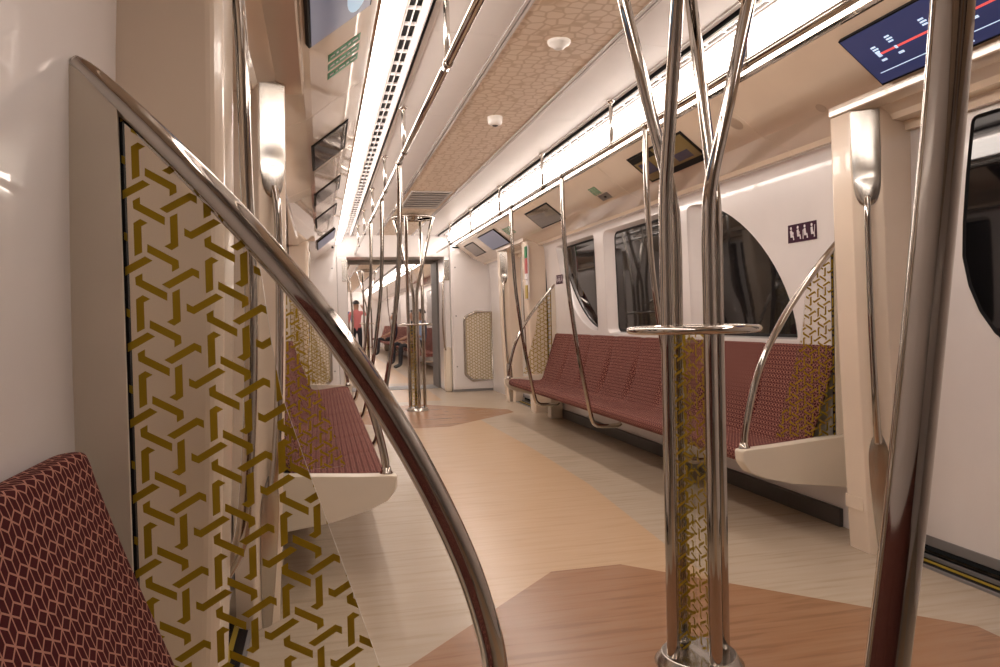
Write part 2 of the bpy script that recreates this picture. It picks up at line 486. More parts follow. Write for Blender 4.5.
def wall(s, spans, name):
    """flat lower wall with window holes, curved at the top; bays given as (y0, y1, windows)"""
    b = B()
    for (ya, yb, ws) in spans:
        loops = [[Vector((ya, 0, 0)), Vector((yb, 0, 0)), Vector((yb, 1.728, 0)), Vector((ya, 1.728, 0))]]
        for w, _ in ws: loops.append([Vector((p[0], p[1], 0)) for p in w])
        flatp = [p for l in loops for p in l]
        vs = [b.v((sx(s, WQ(s)), p.x, p.y)) for p in flatp]
        fs = [b.face([vs[i] for i in t], 0, True) for t in tessellate_polygon(loops)]
        for k in range(11):
            zz = .85+.084*k
            geom = [g for g in b.bm.verts]+[g for g in b.bm.edges]+[g for g in b.bm.faces]
            bmesh.ops.bisect_plane(b.bm, geom=geom, plane_co=(0, 0, zz), plane_no=(0, 0, 1))
    for v in b.bm.verts: v.co.x -= s*lean(v.co.z)
    for (ya, yb, ws) in spans:
        l0 = WQ(s)-lean(1.728); l1 = .070/.85
        prof = [(l0, 1.728), (l0-.004, 1.738), (l0-.014, 1.748), (l0-.032, 1.755), (l0-.055, 1.757)]
        b.grid([[(sx(s, q), y, z) for q, z in prof] for y in (ya, yb)])
        b.grid([[(sx(s, q), y, z) for q, z in ((l0-.055, 1.757), (WQ(s)+.01, 1.759))] for y in (ya, yb)])
    bmesh.ops.remove_doubles(b.bm, verts=b.bm.verts[:], dist=.0002)
    return struct(b.obj(name, 'white', origin=(sx(s, WQ(s)), spans[0][0], 0)))
bays = [(Y0, D1-.53, []), (D1+.47, D2-.53, wins), (D2+.53, Y1, [])]
wall(1, bays, 'wall_right'); wall(-1, bays, 'wall_left')
for s in (1, -1):
    b = B(); b.box((sx(s, WQ(s)), 11.5, 0), (sx(s, WQ(s)+.02), 30, 1.8)); struct(b.obj('wall_%s_next' % SIDE[s], 'white'))

nw = 0
def window(s, opening, pane):
    global nw; nw += 1
    def X(p, d): return (sx(s, WQ(s)-lean(p[1])+d), p[0], p[1])
    b = B()
    mid = [(a[0]*.75+c[0]*.25, a[1]*.75+c[1]*.25) for a, c in zip(opening, pane)]
    b.loft([[X(p, -.0005) for p in grow(opening, .004)], [X(p, .004) for p in opening], [X(p, .016) for p in mid], [X(p, .060) for p in pane]], cap=False, smooth=True)
    fr = struct(b.obj('window_%d' % nw, 'white'))
    b = B(); b.prism(pane, lambda p: X(p, .054), lambda p: X(p, .062)); b.obj('pane', 'window', fr)
    b = B(); b.loft([[X(p, .0535) for p in grow(pane, .004)], [X(p, .049) for p in grow(pane, -.006)], [X(p, .0535) for p in grow(pane, -.016)]], cap=False)
    b.obj('rubber_seal', 'black', fr)
for s in (1, -1):
    for w in wins: window(s, *w)
for s in (1, -1):       # plain windows far away in the next car
    for yy in (14.5, 18.5, 22.5):
        b = B(); b.box((sx(s, WQ(s)-.004), yy, .88), (sx(s, WQ(s)+.004), yy+2.2, 1.65), .002); nw += 1
        struct(b.obj('window_%d' % nw, 'window'))

# baseboards
for s in (1, -1):
    b = B(); b.box((sx(s, WQ(s)-.022), BENCH[0], 0), (sx(s, WQ(s)), BENCH[1]+.35, .085), .004)
    struct(b.obj('baseboard_%s' % SIDE[s], 'dark'))

# ------------------------------------------------------------------ doors
nd = 0
def door(s, yc):
    global nd; nd += 1
    q = WQ(s)+.02
    root = None
    for e in (1, -1):
        # one leaf: white panel with a dark window whose lower outer corner is a long curve
        b = B()
        ya, yb = yc+e*.003, yc+e*.53
        loop = [(ya, .09), (yb, .09), (yb, 1.76), (ya, 1.76)]
        win = rounded([(yc+e*u, z) for u, z in ((.04, 1.70), (.04, .87), (.09, .905), (.154, .985), (.20, 1.08), (.226, 1.19), (.222, 1.32), (.205, 1.5), (.178, 1.70))],
                      [.03, .01, .05, .06, .06, .06, .08, .1, .03], 4)
        vs = [b.v((sx(s, q), p[0], p[1])) for p in loop+win]
        for t in tessellate_polygon([[Vector((p[0], p[1], 0)) for p in loop], [Vector((p[0], p[1], 0)) for p in win]]): b.face([vs[i] for i in t])
        b.box((sx(s, q+.012), ya, .09), (sx(s, q+.03), yb, 1.76))
        if root is None: leaf = root = struct(b.obj('door_%d' % nd, 'white', origin=(sx(s, q), yc, 0)))
        else: leaf = b.obj('door_leaf', 'white', root)
        b = B(); b.prism(win, lambda p: (sx(s, q+.004), p[0], p[1]), lambda p: (sx(s, q+.009), p[0], p[1])); b.obj('door_window', 'window', root)
        b = B(); b.loft([[(sx(s, q-.001), p[0], p[1]) for p in win], [(sx(s, q-.003), p[0], p[1]) for p in grow(win, -.005)], [(sx(s, q+.004), p[0], p[1]) for p in grow(win, -.012)]], cap=False)
        b.obj('window_seal', 'black', root)
        b = B(); b.box((sx(s, q-.004), ya, .052), (sx(s, q+.02), yb, .092), .003); b.obj('kick_strip', 'grey', root)
    b = B(); b.box((sx(s, q-.002), yc-.004, .09), (sx(s, q+.006), yc+.004, 1.76)); b.obj('edge_seal', 'black', root)
    b = B(); b.box((sx(s, 1.225), yc-.53, -.01), (sx(s, 1.36), yc+.53, .006)); b.obj('sill', 'black', root)
    b = B(); b.box((sx(s, 1.262), yc-.53, .004), (sx(s, 1.278), yc+.53, .009)); b.obj('sill_stripe', 'yellow', root)
    b = B(); b.box((sx(s, 1.218), yc-.53, 0), (sx(s, 1.230), yc+.53, .010)); b.obj('sill_edge', 'grey', root)
    b = B(); b.box((sx(s, 1.300), yc-.53, .0), (sx(s, 1.308), yc+.53, .02)); b.obj('sill_guide', 'grey', root)
    # header box above the leaves, its shaded underside over the door
    b = B()
    b.prism([(1.056, 1.846), (1.060, 1.806), (1.066, 1.802), (1.27, 1.796), (1.29, 1.72), (1.315, 1.72), (1.34, 1.80), (1.34, 1.86)],
            lambda p: (sx(s, p[0]) if p[0] > 1.2 else s*p[0], yc-.625, p[1]), lambda p: (sx(s, p[0]) if p[0] > 1.2 else s*p[0], yc+.625, p[1]))
    b.obj('door_header', 'cove', root)
for s in (1, -1):
    door(s, D1); door(s, D2)

# ------------------------------------------------------------------ door pillars
def pillar(s, yc, e, label):
    """beige moulded post beside a door; e = +1 on the far side, -1 on the near side"""
    t = thing('door_pillar', (sx(s, 1.2), yc+e*.66, 0), label, 'pillar', 'beige pillars beside the doors')
    def q0(z): return 1.135-.065*(z/1.77)**1.1-.012*math.sin(PI*min(1, z/1.77))
    def P(q, u, z): return (sx(s, q, -.105 if (e < 0 and yc == D1) else -.05), yc+e*u, z)
    b = B()
    loops = []
    for i in range(13):
        z = 1.80*i/12; a = q0(z)
        sec = rounded([(1.335 if s > 0 else 1.27, .475), (a+.08, .435), (a, .515), (a+.004, .635), (a+.02, .655), (1.345 if s > 0 else 1.27, .668)], [0, .008, .008, .02, .03, 0], 4)
        loops.append([P(q, u, z) for q, u in sec])
    b.loft(loops, smooth=False)
    body = b.obj('moulding', 'beige', t)
    b = B(); b.box(P(1.285 if s > 0 else 1.258, .666, 0), P(1.30 if s > 0 else 1.268, .671, 1.79)); b.obj('edge_seal', 'black', t)
    # chamfer frame
    def C(z, w, off):   # w across the chamfer (towards the door +), off outwards
        a = q0(z); q, u = a+.040+w*.7071, .475-w*.7071
        return P(q-off*.7071, u-off*.7071, z)
    b = B()             # upper plate, spoon shaped below
    zs = [1.795, 1.70, 1.62, 1.56, 1.535, 1.52, 1.49, 1.46, 1.44, 1.425, 1.415]
    hw = [.052, .052, .052, .051, .0505, .050, .048, .043, .036, .027, .012]
    of = [.003, .004, .005, .006, .003, .006, .009, .010, .010, .008, .004]
    for zA in (0,):
        rows = []
        for z, w, o in zip(zs, hw, of): rows.append([C(z, w*k, o*(1-abs(k)**3)+.002) for k in (-1, -.8, -.4, 0, .4, .8, 1)])
        b.grid(rows)
    b.obj('steel_plate', 'steel', t)
    b = B()
    near = e < 0 and yc == D1
    def C2(z, w, off):
        if not near: return C(z, w, off)
        a = q0(z); return P(a+.020-off*1.55, .49, z)
    pts = ([C(1.78, 0, .004), C2(1.66, 0, .018)] if near else [C(1.45, 0, .004), C2(1.40, 0, .020)])+[C2(1.30, 0, .027), C2(1.1, 0, .032), C2(.9, 0, .033), C2(.7, 0, .030), C2(.55, 0, .022), C(.46, 0, .010)]
    b.tube(pts, [.015, .0135, .0125, .0125, .013, .0135, .015, .016], 14)
    b.obj('grab_rail', 'chrome', t)
    b = B()
    zs = [.50, .475, .45, .42, .38, .30, .2, .1, .0]; hw = [.012, .024, .032, .037, .039, .038, .034, .028, .020]
    b.grid([[C(z, w*k, .003+.006*(1-k*k)) for k in (-1, -.5, 0, .5, 1)] for z, w in zip(zs, hw)])
    b.obj('kick_plate', 'steel', t)
    b = B()
    b.box(P(q0(.2)-.0015, .535, .17), P(q0(.2)+.01, .64, .225), .0012); b.obj('access_flap', 'beige', t)
    return t
pillar(1, D1, 1, 'beige door pillar on the right with steel plate and grab rail, beside the near end of the right bench')
pillar(-1, D1, -1, 'large beige door pillar at left seen behind the nearest patterned glass screen')
pillar(-1, D1, 1, 'beige door pillar on the left just past the near left door')
pillar(1, D2, -1, 'beige door pillar on the right by the far end of the right bench, with the red and green notice')
pillar(1, D2, 1, 'narrow beige door pillar on the right next to the white end cabinet')
pillar(-1, D2, -1, 'beige door pillar on the far left at the end of the left bench')
pillar(-1, D2, 1, 'beige door pillar on the far left next to the white end cabinet')

# ------------------------------------------------------------------ benches
def bench(s, ya, yb, label, seats, l=None):
    t = thing('bench', (sx(s, 1.05), (ya+yb)/2, 0), label, 'bench', None)
    l = LEFT if l is None else l
    QW = WALL if s > 0 else WL-LEFT+l
    n = int((yb-ya)/.02); ys = [ya+(yb-ya)*i/n for i in range(n+1)]
    seams = [ya+(yb-ya)*k/seats for k in range(1, seats)]
    def groove(y): return sum(math.exp(-((y-c)/.036)**2) for c in seams)
    def endr(y): return max(0, 1-min(y-ya, yb-y)/.05)     # rounding at the ends
    def build(name, prof, gscale, mat, thick=None):
        arc = [0.]
        for p, q in zip(prof, prof[1:]): arc.append(arc[-1]+math.hypot(q[0]-p[0], q[1]-p[1]))
        b = B(); P = []; UV = []
        for y in ys:
            g = groove(y); r = endr(y)**2
            row = []; ur = []
            for k, (q, z) in enumerate(prof):
                gd = gscale(k/(len(prof)-1))*g
                # push inwards along the local normal
                a = prof[max(k-1, 0)]; c = prof[min(k+1, len(prof)-1)]
                tx, tz = c[0]-a[0], c[1]-a[1]; ln = math.hypot(tx, tz)
                nx, nz = tz/ln, -tx/ln
                dd = gd+.018*r
                row.append((sx(s, q+nx*dd, l), y, z+nz*dd)); ur.append((y, arc[k]))
            P.append(row); UV.append(ur)
        rows = b.grid(P, UV)
        for i_, r in ((0, rows[0]), (-1, rows[-1])):
            f_ = b.face(r, 0, True)
            for lo, p in zip(f_.loops, P[i_]): lo[b.uv].uv = (p[0], p[2])
        return b.obj(name, mat, t, recalc=True)
    def spline(pts, sub=5):
        out = []
        for i in range(len(pts)-1):
            p0 = Vector(pts[max(i-1, 0)]); p1 = Vector(pts[i]); p2 = Vector(pts[i+1]); p3 = Vector(pts[min(i+2, len(pts)-1)])
            for k in range(sub):
                u = k/sub; v = .5*((2*p1)+(p2-p0)*u+(2*p0-5*p1+4*p2-p3)*u*u+(3*p1-p0-3*p2+p3)*u**3); out.append(tuple(v))
        out.append(tuple(pts[-1])); return out
    seatp = spline([(1.10, .335), (.86, .325), (.80, .330), (.777, .352), (.783, .383), (.815, .397), (.90, .392), (1.02, .378), (1.09, .376), (1.125, .388)])
    backp = spline([(1.115, .378), (1.135, .42), (1.165, .50), (1.205, .61), (1.240, .71), (1.266, .79), (1.276, .825), (1.286, .838), (QW-.008, .836), (QW-.003, .830)])
    build('seat_cushion', seatp, lambda v: .006*max(0, min(1, (v-.35)*4)), 'fabric')
    build('backrest', backp, lambda v: .034*math.exp(-((v-.24)/.13)**2)+.008*(v < .9), 'fabric')
    b = B()        # white shell under the cushion
    b.prism([(.86, .318), (1.12, .326), (1.25, .45), (1.285, .74), (QW-.003, .74), (QW-.003, .20), (1.20, .215), (.95, .285)],
            lambda p: (sx(s, p[0], l), ya+.012, p[1]), lambda p: (sx(s, p[0], l), yb-.012, p[1]))
    b.obj('shell', 'white', t)
    return t
bench(1, BENCH[0]+.012, BENCH[1]-.022, 'long dark red patterned bench along the right wall under the windows', 8)
bench(-1, BENCH[0]+.012, BENCH[1]-.022, 'dark red patterned bench along the left wall past the left door', 8, -.005)
bench(-1, -2.9, 1.125, 'dark red patterned bench whose backrest corner fills the bottom left, nearest the camera', 8)

# ------------------------------------------------------------------ patterned glass screens at the bench ends
RAIL = [(1.362, 1.384), (1.330, 1.359), (1.248, 1.277), (1.15, 1.170), (1.053, 1.052), (.98, .948), (.905, .822), (.844, .70), (.797, .585), (.765, .47), (.757, .405)]
GA, GC = .112, (-1.208, 1.108)
def screen(s, yp, e, label):
    """e: direction of the door (tub nose side); q runs inwards from the wall"""
    dq = .0 if s > 0 else 0.
    t = thing('draught_screen', (sx(s, 1.3), yp, 0), label, 'glass screen', 'patterned glass screens at the bench ends')
    wq, wm = (1.300, 1.372) if s < 0 else (1.252, 1.30)
    def X(q): return s*q
    glassp = [(wq, .43), (wq, 1.325 if s < 0 else 1.275), (1.245, 1.267), (1.15, 1.163), (1.118, 1.128), (1.108, 1.06), (1.098, .97), (1.085, .89), (1.05, .775), (1.018, .675), (.98, .555), (.944, .44)]
    b = B(); b.prism(glassp, lambda p: (X(p[0]), yp-.004, p[1]), lambda p: (X(p[0]), yp+.004, p[1]), side=1 if yp < 2 else 0)
    g = b.obj('glass_panel', ['glass', 'glassedge'], t)
    b = B()
    # the print, thin raised ink on the camera-side face
    pol = pattern([(s*p[0], p[1]) for p in glassp], GA if yp < 2 else .088, (GC[0] if s < 0 else GC[0]+2.36, GC[1]))
    add_pattern(b, pol, lambda p: (p[0], yp-.0052, p[1]))
    b.obj('printed_pattern', 'gold', g, recalc=False)
    b = B(); b.tube([(X(q), yp, z) for q, z in (RAIL if yp < 2 else RAIL[1:7]+[(.853, .70), (.82, .585), (.795, .47), (.789, .405)])], [.013, .0165, .0195]+[.0215]*8 if yp < 2 else .0155, 20)
    b.obj('curved_rail', 'chrome', t)
    b = B()
    b.prism([(wq+.002, .40), (wq+.002, 1.335-(s > 0)*.05), (wm, 1.385-(s > 0)*.05), (wm, .30)], lambda p: (X(p[0]), yp-.014, p[1]), lambda p: (X(p[0]), yp+.012, p[1]))
    b.obj('wall_mount', 'cream', t)
    b = B(); b.box((X(wq-.0025), yp-.005, .43), (X(wq+.002), yp+.008, 1.32-(s > 0)*.05)); b.obj('edge_gasket', 'black', t)
    b = B()
    tub = rounded([(1.34, .438), (.90, .405), (.748, .398), (.752, .345), (.785, .300), (.86, .268), (1.0, .232), (1.34, .188)], [0, 0, .012, .04, .04, .06, .1, 0], 6)
    ya, yb = yp+e*.045, yp-e*.012
    n = len(tub); cen = (1.0, .33)
    def ins(p, k): return (cen[0]+(p[0]-cen[0])*k if p[0] < 1.3 else p[0], cen[1]+(p[1]-cen[1])*k)
    b.loft([[(X(ins(p, k)[0]), y, ins(p, k)[1]) for p in tub] for y, k in ((ya, .965), (ya-e*.006, .99), (ya-e*.014, 1.), (yb, 1.))], smooth=False)
    b.obj('end_moulding', 'cream', t)
    b = B(); b.lathe((X(.757 if yp < 2 else .789), yp, .395), [(.026, 0), (.026, .008), (.021, .014), (.0185, .03)], 20); b.obj('rail_socket', 'chrome', t)
    return t
screen(-1, 1.20, 1, 'largest patterned glass screen in the left foreground with thick curved steel rail')
screen(1, 2.97, -1, 'patterned glass screen with curved rail at the right bench end beside the pillar')
screen(-1, 2.97, -1, 'patterned glass screen at the left bench end seen under the foreground rail')
screen(1, 7.27, 1, 'distant patterned glass screen with curved rail at the far end of the right bench')
screen(-1, 7.27, 1, 'distant patterned glass screen at the far end of the left bench')

# bench end supports
b = B(); b.box((1.16, 7.05, 0), (1.285, 7.17, .20), .01)
tag(b.obj('bench_support', 'cream'), 'small cream support block on the floor under the far end of the right bench', 'bench support')

# ------------------------------------------------------------------ ceiling handrails and poles
def handrail(s, y0, y1, hangs, label):
    t = thing('ceiling_handrail', (s*.55, (y0+y1)/2, 1.93), label, 'handrail', None)
    b = B(); b.tube([(s*.55, y0, 1.93), (s*.55, y1, 1.93)], .016, 16); b.obj('rail', 'chrome', t)
    for y in hangs:
        b = B(); b.tube([(s*.55, y, 1.93), (s*.55, y, CEIL-.004)], .011, 12)
        b.lathe((s*.55, y, CEIL-.02), [(.011, 0), (.024, .012), (.024, .018)], 16); b.obj('hanger', 'bright', t)
        b = B(); b.tube([(s*.55, y-.035, 1.93), (s*.55, y+.035, 1.93)], .0185, 16); b.obj('joint_collar', 'chrome', t)
    return t
handrail(1, -2.5, 10.2, [1.2, 2.53, 3.85, 5.16, 6.48, 7.8, 9.1], 'steel ceiling handrail along the right side below the light strip')
handrail(-1, -2.5, 10.5, [-.6, .95, 2.70, 4.15, 5.4, 6.7, 8.0, 9.3], 'steel ceiling handrail along the left side')
def pole(s, y, label):
    t = thing('grab_pole', (s*.72, y, .24), label, 'grab pole', 'steel grab poles at the bench fronts')
    pts = [(.55, 1.93), (.551, 1.75), (.557, 1.52), (.574, 1.24), (.602, 1.0), (.638, .75), (.685, .50), (.712, .36), (.728, .30), (.752, .272), (.79, .262), (.90, .262), (.93, .275)]
    b = B(); b.tube([(s*q, y, z) for q, z in pts], .0145, 20); b.obj('tube', 'chrome', t)
    b = B(); b.tube([(s*.55, y-.03, 1.93), (s*.55, y+.03, 1.93)], .019, 16); b.obj('rail_clamp', 'chrome', t)
    return t
for y, l in ((3.42, 'steel grab pole at the right bench seen just left of the round-ring pole cluster'),
             (4.72, 'steel grab pole in the middle of the right bench with hooked foot under the seat'),
             (6.08, 'steel grab pole near the far end of the right bench with hooked foot')): pole(1, y, l)
for y, l in ((.45, 'very large steel grab pole in the right foreground crossing the navy screen'),
             (4.44, 'nearest steel grab pole along the left bench, rising behind the foreground rail'),
             (5.75, 'middle steel grab pole of the left bench'),
             (7.05, 'farthest steel grab pole of the left bench')): pole(-1, y, l)

for y, ss in ((13.2, 1), (13.6, -1), (15.0, -1), (18.2, 1), (16.6, -1), (20.3, -1)):
    t = pole(ss, y, 'thin distant steel grab pole at a bench beyond the gangway'); t['group'] = 'distant grab poles beyond the gangway'

# ------------------------------------------------------------------ pole clusters on the centre line
TH = math.radians(27.7)
def cluster(y, label, detail=True):
    t = thing('pole_cluster', (0, y, 0), label, 'pole cluster', 'pole clusters with ring table')
    px, dx_ = (math.cos(TH), -math.sin(TH)), (math.sin(TH), math.cos(TH))
    def W(p, d, z): return (p*px[0]+d*dx_[0], y+p*px[1]+d*dx_[1], z)
    bot = {}
    for k in range(4):
        at = PI/2*k; ab = at-math.radians(57); rb, rt = .083, .222
        B0 = (rb*math.cos(ab), rb*math.sin(ab)); T0 = (rt*math.cos(at), rt*math.sin(at))
        bot[k] = B0
        pts = [W(*B0, .01), W(*B0, .5), W(*B0, 1.0), W(*B0, 1.22), W(B0[0]+(T0[0]-B0[0])*.06, B0[1]+(T0[1]-B0[1])*.06, 1.36)]
        for f in (.35, .7, .95): pts.append(W(B0[0]+(T0[0]-B0[0])*f, B0[1]+(T0[1]-B0[1])*f, 1.30+(2.12-1.30)*f))
        pts.append(W(*T0, 2.13))
        b = B(); b.tube(pts, .0182, 16); b.obj('tube', 'chrome', t)
    b = B(); b.torus((0, y, .957), .172, .0155, flat=.75)
    for k in range(4):
        a = math.atan2(bot[k][1], bot[k][0]); r0 = .083
        b.tube([W(r0*math.cos(a), r0*math.sin(a), .957), W(.172*math.cos(a), .172*math.sin(a), .957)], .008, 10)
    b.obj('ring_table', 'chrome', t)
    for i, (k0, k1) in enumerate(((0, 2), (1, 3))):
        p0, p1 = bot[k0], bot[k1]
        L = math.hypot(p1[0]-p0[0], p1[1]-p0[1]); hw = L/2-.012
        ux, ud = (p1[0]-p0[0])/L, (p1[1]-p0[1])/L
        out = [(-hw, .045), (hw, .045), (hw, .945), (-hw, .945)]
        if i: out = [(.004, .045), (hw, .045), (hw, .945), (.004, .945)]
        b = B(); b.prism(out, lambda p: W(p[0]*ux-ud*.003, p[0]*ud+ux*.003, p[1]), lambda p: W(p[0]*ux+ud*.003, p[0]*ud-ux*.003, p[1]))
        g = b.obj('glass_fin', 'glass', t)
        b = B(); add_pattern(b, pattern(out, .075, (0.01, .5)), lambda p: W(p[0]*ux+ud*.0042, p[0]*ud-ux*.0042, p[1]))
        b.obj('printed_pattern', 'gold', g, recalc=False)
    b = B(); b.lathe((0, y, 0), [(.125, 0), (.125, .005), (.116, .014), (.107, .030), (.103, .033)], 40); b.obj('floor_flange', 'steel', t)
    b = B(); b.torus((0, y, 2.135), .222, .02, flat=.7); b.lathe((0, y, 2.14), [(.10, 0), (.219, .004), (.219, .012), (.10, .03)], 40)
    b.lathe((0, y, 2.11), [(.02, 0), (.05, .01), (.06, .03), (.06, .068)], 24); b.obj('ceiling_ring', 'chrome', t)
    return t
cluster(1.94, 'near cluster of four twisted steel tubes with ring table and patterned glass fins').location.x = .004
cluster(8.30, 'far cluster of four steel tubes with ring table standing in the aisle before the gangway')
cluster(17.0, 'most distant pole cluster with ring beyond the gangway')

# ------------------------------------------------------------------ things on the ceiling
b = B(); b.lathe((0, 3.07, CEIL-.032), [(.012, -.002), (.022, 0), (.024, .006), (.03, .008), (.034, .014), (.046, .018), (.05, .026), (.05, .033)], 28)
t = tag(b.obj('smoke_detector', 'lens'), 'round white smoke detector on the patterned ceiling strip, nearest the camera', 'smoke detector')
b = B(); b.lathe((0, 3.07, CEIL-.0235), [(.0245, 0), (.0305, .003), (.0305, .0045), (.0245, .0045)], 28); b.obj('sensor_slot', 'dark', t)
b = B(); b.lathe((0, 4.28, CEIL-.050), [(.022, 0), (.036, .006), (.042, .014), (.044, .05)], 28)
t = tag(b.obj('dome_camera', 'lens'), 'white round ceiling camera on the patterned strip beyond the smoke detector', 'camera')
b = B(); b.lathe((0, 4.28, CEIL-.058), [(.006, 0), (.016, .005), (.021, .012)], 20); b.obj('lens', 'dark', t)
t = thing('air_grille', (0, 7.3, CEIL-.012), 'grey slatted air grille in the ceiling above the far pole cluster', 'air grille')
b = B()
for a_, c_ in (((-.19, 6.82), (.19, 6.85)), ((-.19, 7.79), (.19, 7.82)), ((-.19, 6.85), (-.17, 7.79)), ((.17, 6.85), (.19, 7.79))):
    b.box((a_[0], a_[1], CEIL-.010), (c_[0], c_[1], CEIL))
b.obj('frame', 'ltgrey', t)
b = B(); b.box((-.17, 6.85, CEIL-.003), (.17, 7.79, CEIL-.001)); b.obj('backing', 'dark', t)
for k in range(7):
    b = B(); yy = 6.90+k*.135; b.prism([(yy, CEIL-.010), (yy+.075, CEIL-.010), (yy+.085, CEIL-.003), (yy+.01, CEIL-.003)], lambda p: (-.17, p[0], p[1]), lambda p: (.17, p[0], p[1])); b.obj('slat', 'ltgrey', t)

# ------------------------------------------------------------------ things on the coves
def CV(s, q, y, off):      # point on the upper cove slope, off along its outward normal
    z = 2.037-.777*(q-.80); n = (-.614, -.789)
    return (s*(q+n[0]*off), y, z+n[1]*off)
def slab(s, q0, q1, y0, y1, o0, o1, name, mat, parent=None):
    b = B()
    b.loft([[CV(s, q, y, o) for q, y in ((q0, y0), (q1, y0), (q1, y1), (q0, y1))] for o in (o0, o1)])
    return b.obj(name, mat, parent)
def route_screen(s, y0, y1, label, lit, grp='screens above the doors'):
    t = thing('display_screen', CV(s, .95, (y0+y1)/2, 0), label, 'screen', grp)
    slab(s, .855, 1.045, y0, y1, -.002, .016, 'bezel', 'black', t)
    if lit == 'navy':
        p = slab(s, .860, 1.038, y0+.006, y1-.006, .0155, .0175, 'display', 'screen', t)
        # route line with stops and lettering ticks
        slab(s, .945, .951, y0+.02, y1-.10, .017, .0182, 'route_line', 'screenred', p)
        slab(s, 1.003, 1.0055, y0+.02, y1-.04, .017, .0182, 'rule', 'screenwhite', p)
        for k, yy in enumerate((y1-.10, y1-.18, y1-.33, y1-.48, y1-.63)):
            r = .008 if k == 0 else .005
            slab(s, .948-r, .948+r, yy-r, yy+r, .018, .0190, 'station_mark', 'screenwhite', p)
            for j in range(3):
                ql = .905+.009*j if k else .918+.009*j
                slab(s, ql, ql+.005, yy-.012-.004*(j % 2), yy+.010, .0172, .0182, 'station_name', 'screenwhite', p)
            slab(s, .966, .973, yy-.012, yy+.012, .0172, .0182, 'station_code', 'screenwhite', p)
        for k in range(2):
            slab(s, 1.016+.009*k, 1.021+.009*k, y1-.42, y1-.30+.03*k, .0172, .0182, 'caption', 'screenwhite', p)
    else:
        p = slab(s, .860, 1.038, y0+.006, y1-.006, .0155, .0175, 'display', lit, t)
        if y1 < 4:
            b = B()
            for qc, yy, rq, ry in ((.905, y1-.17, .030, .13), (.93, y1-.50, .03, .16)):
                b.prism([(qc+rq*math.cos(2*PI*k/20), yy+ry*math.sin(2*PI*k/20)) for k in range(20)], lambda p: CV(s, p[0], p[1], .0172), lambda p: CV(s, p[0], p[1], .0182))
            b.obj('picture', 'screenpic', p)
    return t
route_screen(1, 1.55, 2.39, 'navy route map screen at upper right with a red line, above the right door', 'navy')
route_screen(-1, 1.55, 2.36, 'grey blue lit screen at upper left, above the left door', 'screengrey')
route_screen(1, 8.05, 8.88, 'small pale grey screen far away on the right cove above the second door', 'screengrey')
route_screen(-1, 8.05, 8.88, 'distant screen on the left cove above the second left door', 'screengrey')

def exit_sign(s, y0, y1, q0, q1, label, cam=False):
    t = thing('exit_sign', CV(s, (q0+q1)/2, (y0+y1)/2, 0), label, 'sign', 'green emergency signs on the coves')
    h = (q1-q0)
    for b0, b1 in ((0, .26), (.37, .63), (.74, 1.)):
        ya, yb = y0+(y1-y0)*b0, y0+(y1-y0)*b1
        pl = slab(s, q0, q1, ya, yb, 0, .002, 'green_panel', 'green', t)
        for c0, c1 in ((.08, .24), (.30, .38), (.44, .62), (.68, .74), (.80, .93)):
            slab(s, q0+h*c0, q0+h*c1, ya+(yb-ya)*.36, ya+(yb-ya)*.56, .002, .0028, 'lettering', 'pict', pl)
    return t
exit_sign(-1, 2.60, 2.86, .865, .975, 'green and white emergency sign on the glossy left cove past the screen')
exit_sign(1, 5.12, 5.25, .925, .985, 'small green emergency sign on the right cove above the middle window')
exit_sign(1, 7.55, 7.85, .90, .98, 'tiny green emergency sign on the right cove near the far grey screen')
t = thing('camera_plate', CV(1, 1.05, 5.13, 0), 'grey camera plate on the right cove next to the small green sign', 'camera plate')
slab(1, .99, 1.036, 5.04, 5.22, 0, .004, 'plate', 'grey', t)
b = B(); p = CV(1, 1.015, 5.12, .006); b.lathe((p[0], p[1], p[2]-.004), [(.004, 0), (.012, .002), (.012, .008)], 16); b.obj('lens', 'black', t)

def poster(s, y0, y1, label, mat, blobs=(), qa=.87):
    t = thing('poster_frame', CV(s, .97, (y0+y1)/2, 0), label, 'poster', 'framed posters on the coves')
    slab(s, qa, qa+.175, y0, y1, 0, .006, 'frame', 'black', t)
    p = slab(s, qa+.010, qa+.165, y0+.02, y1-.02, .0055, .0075, 'print', mat, t)
    for (a0, a1, b0, b1, m) in blobs:
        slab(s, qa+.01+.155*a0, qa+.01+.155*a1, y0+.02+(y1-y0-.04)*b0, y0+.02+(y1-y0-.04)*b1, .0075, .0082, 'print_block', m, p)
poster(1, 3.68, 4.40, 'dark framed yellowish poster on the right cove behind the near pole cluster', 'poster',
       ((.0, .22, .55, 1., 'black'), (.30, .75, .72, .95, 'posterblue'), (.86, 1., 0, .6, 'black'), (.50, .78, .1, .35, 'posterblue')), .872)
poster(1, 6.12, 6.82, 'dark mirror-like framed panel on the right cove above the far window', 'mirror')
poster(1, 9.3, 9.9, 'dark framed panel on the right cove just before the end cabinet', 'mirror')
poster(-1, 3.70, 4.30, 'dark mirror-like framed panel on the left cove, nearest one past the green sign', 'mirror')
poster(-1, 5.1, 5.6, 'second dark framed panel along the left cove', 'mirror')
poster(-1, 6.3, 6.9, 'third dark framed panel along the left cove', 'mirror')

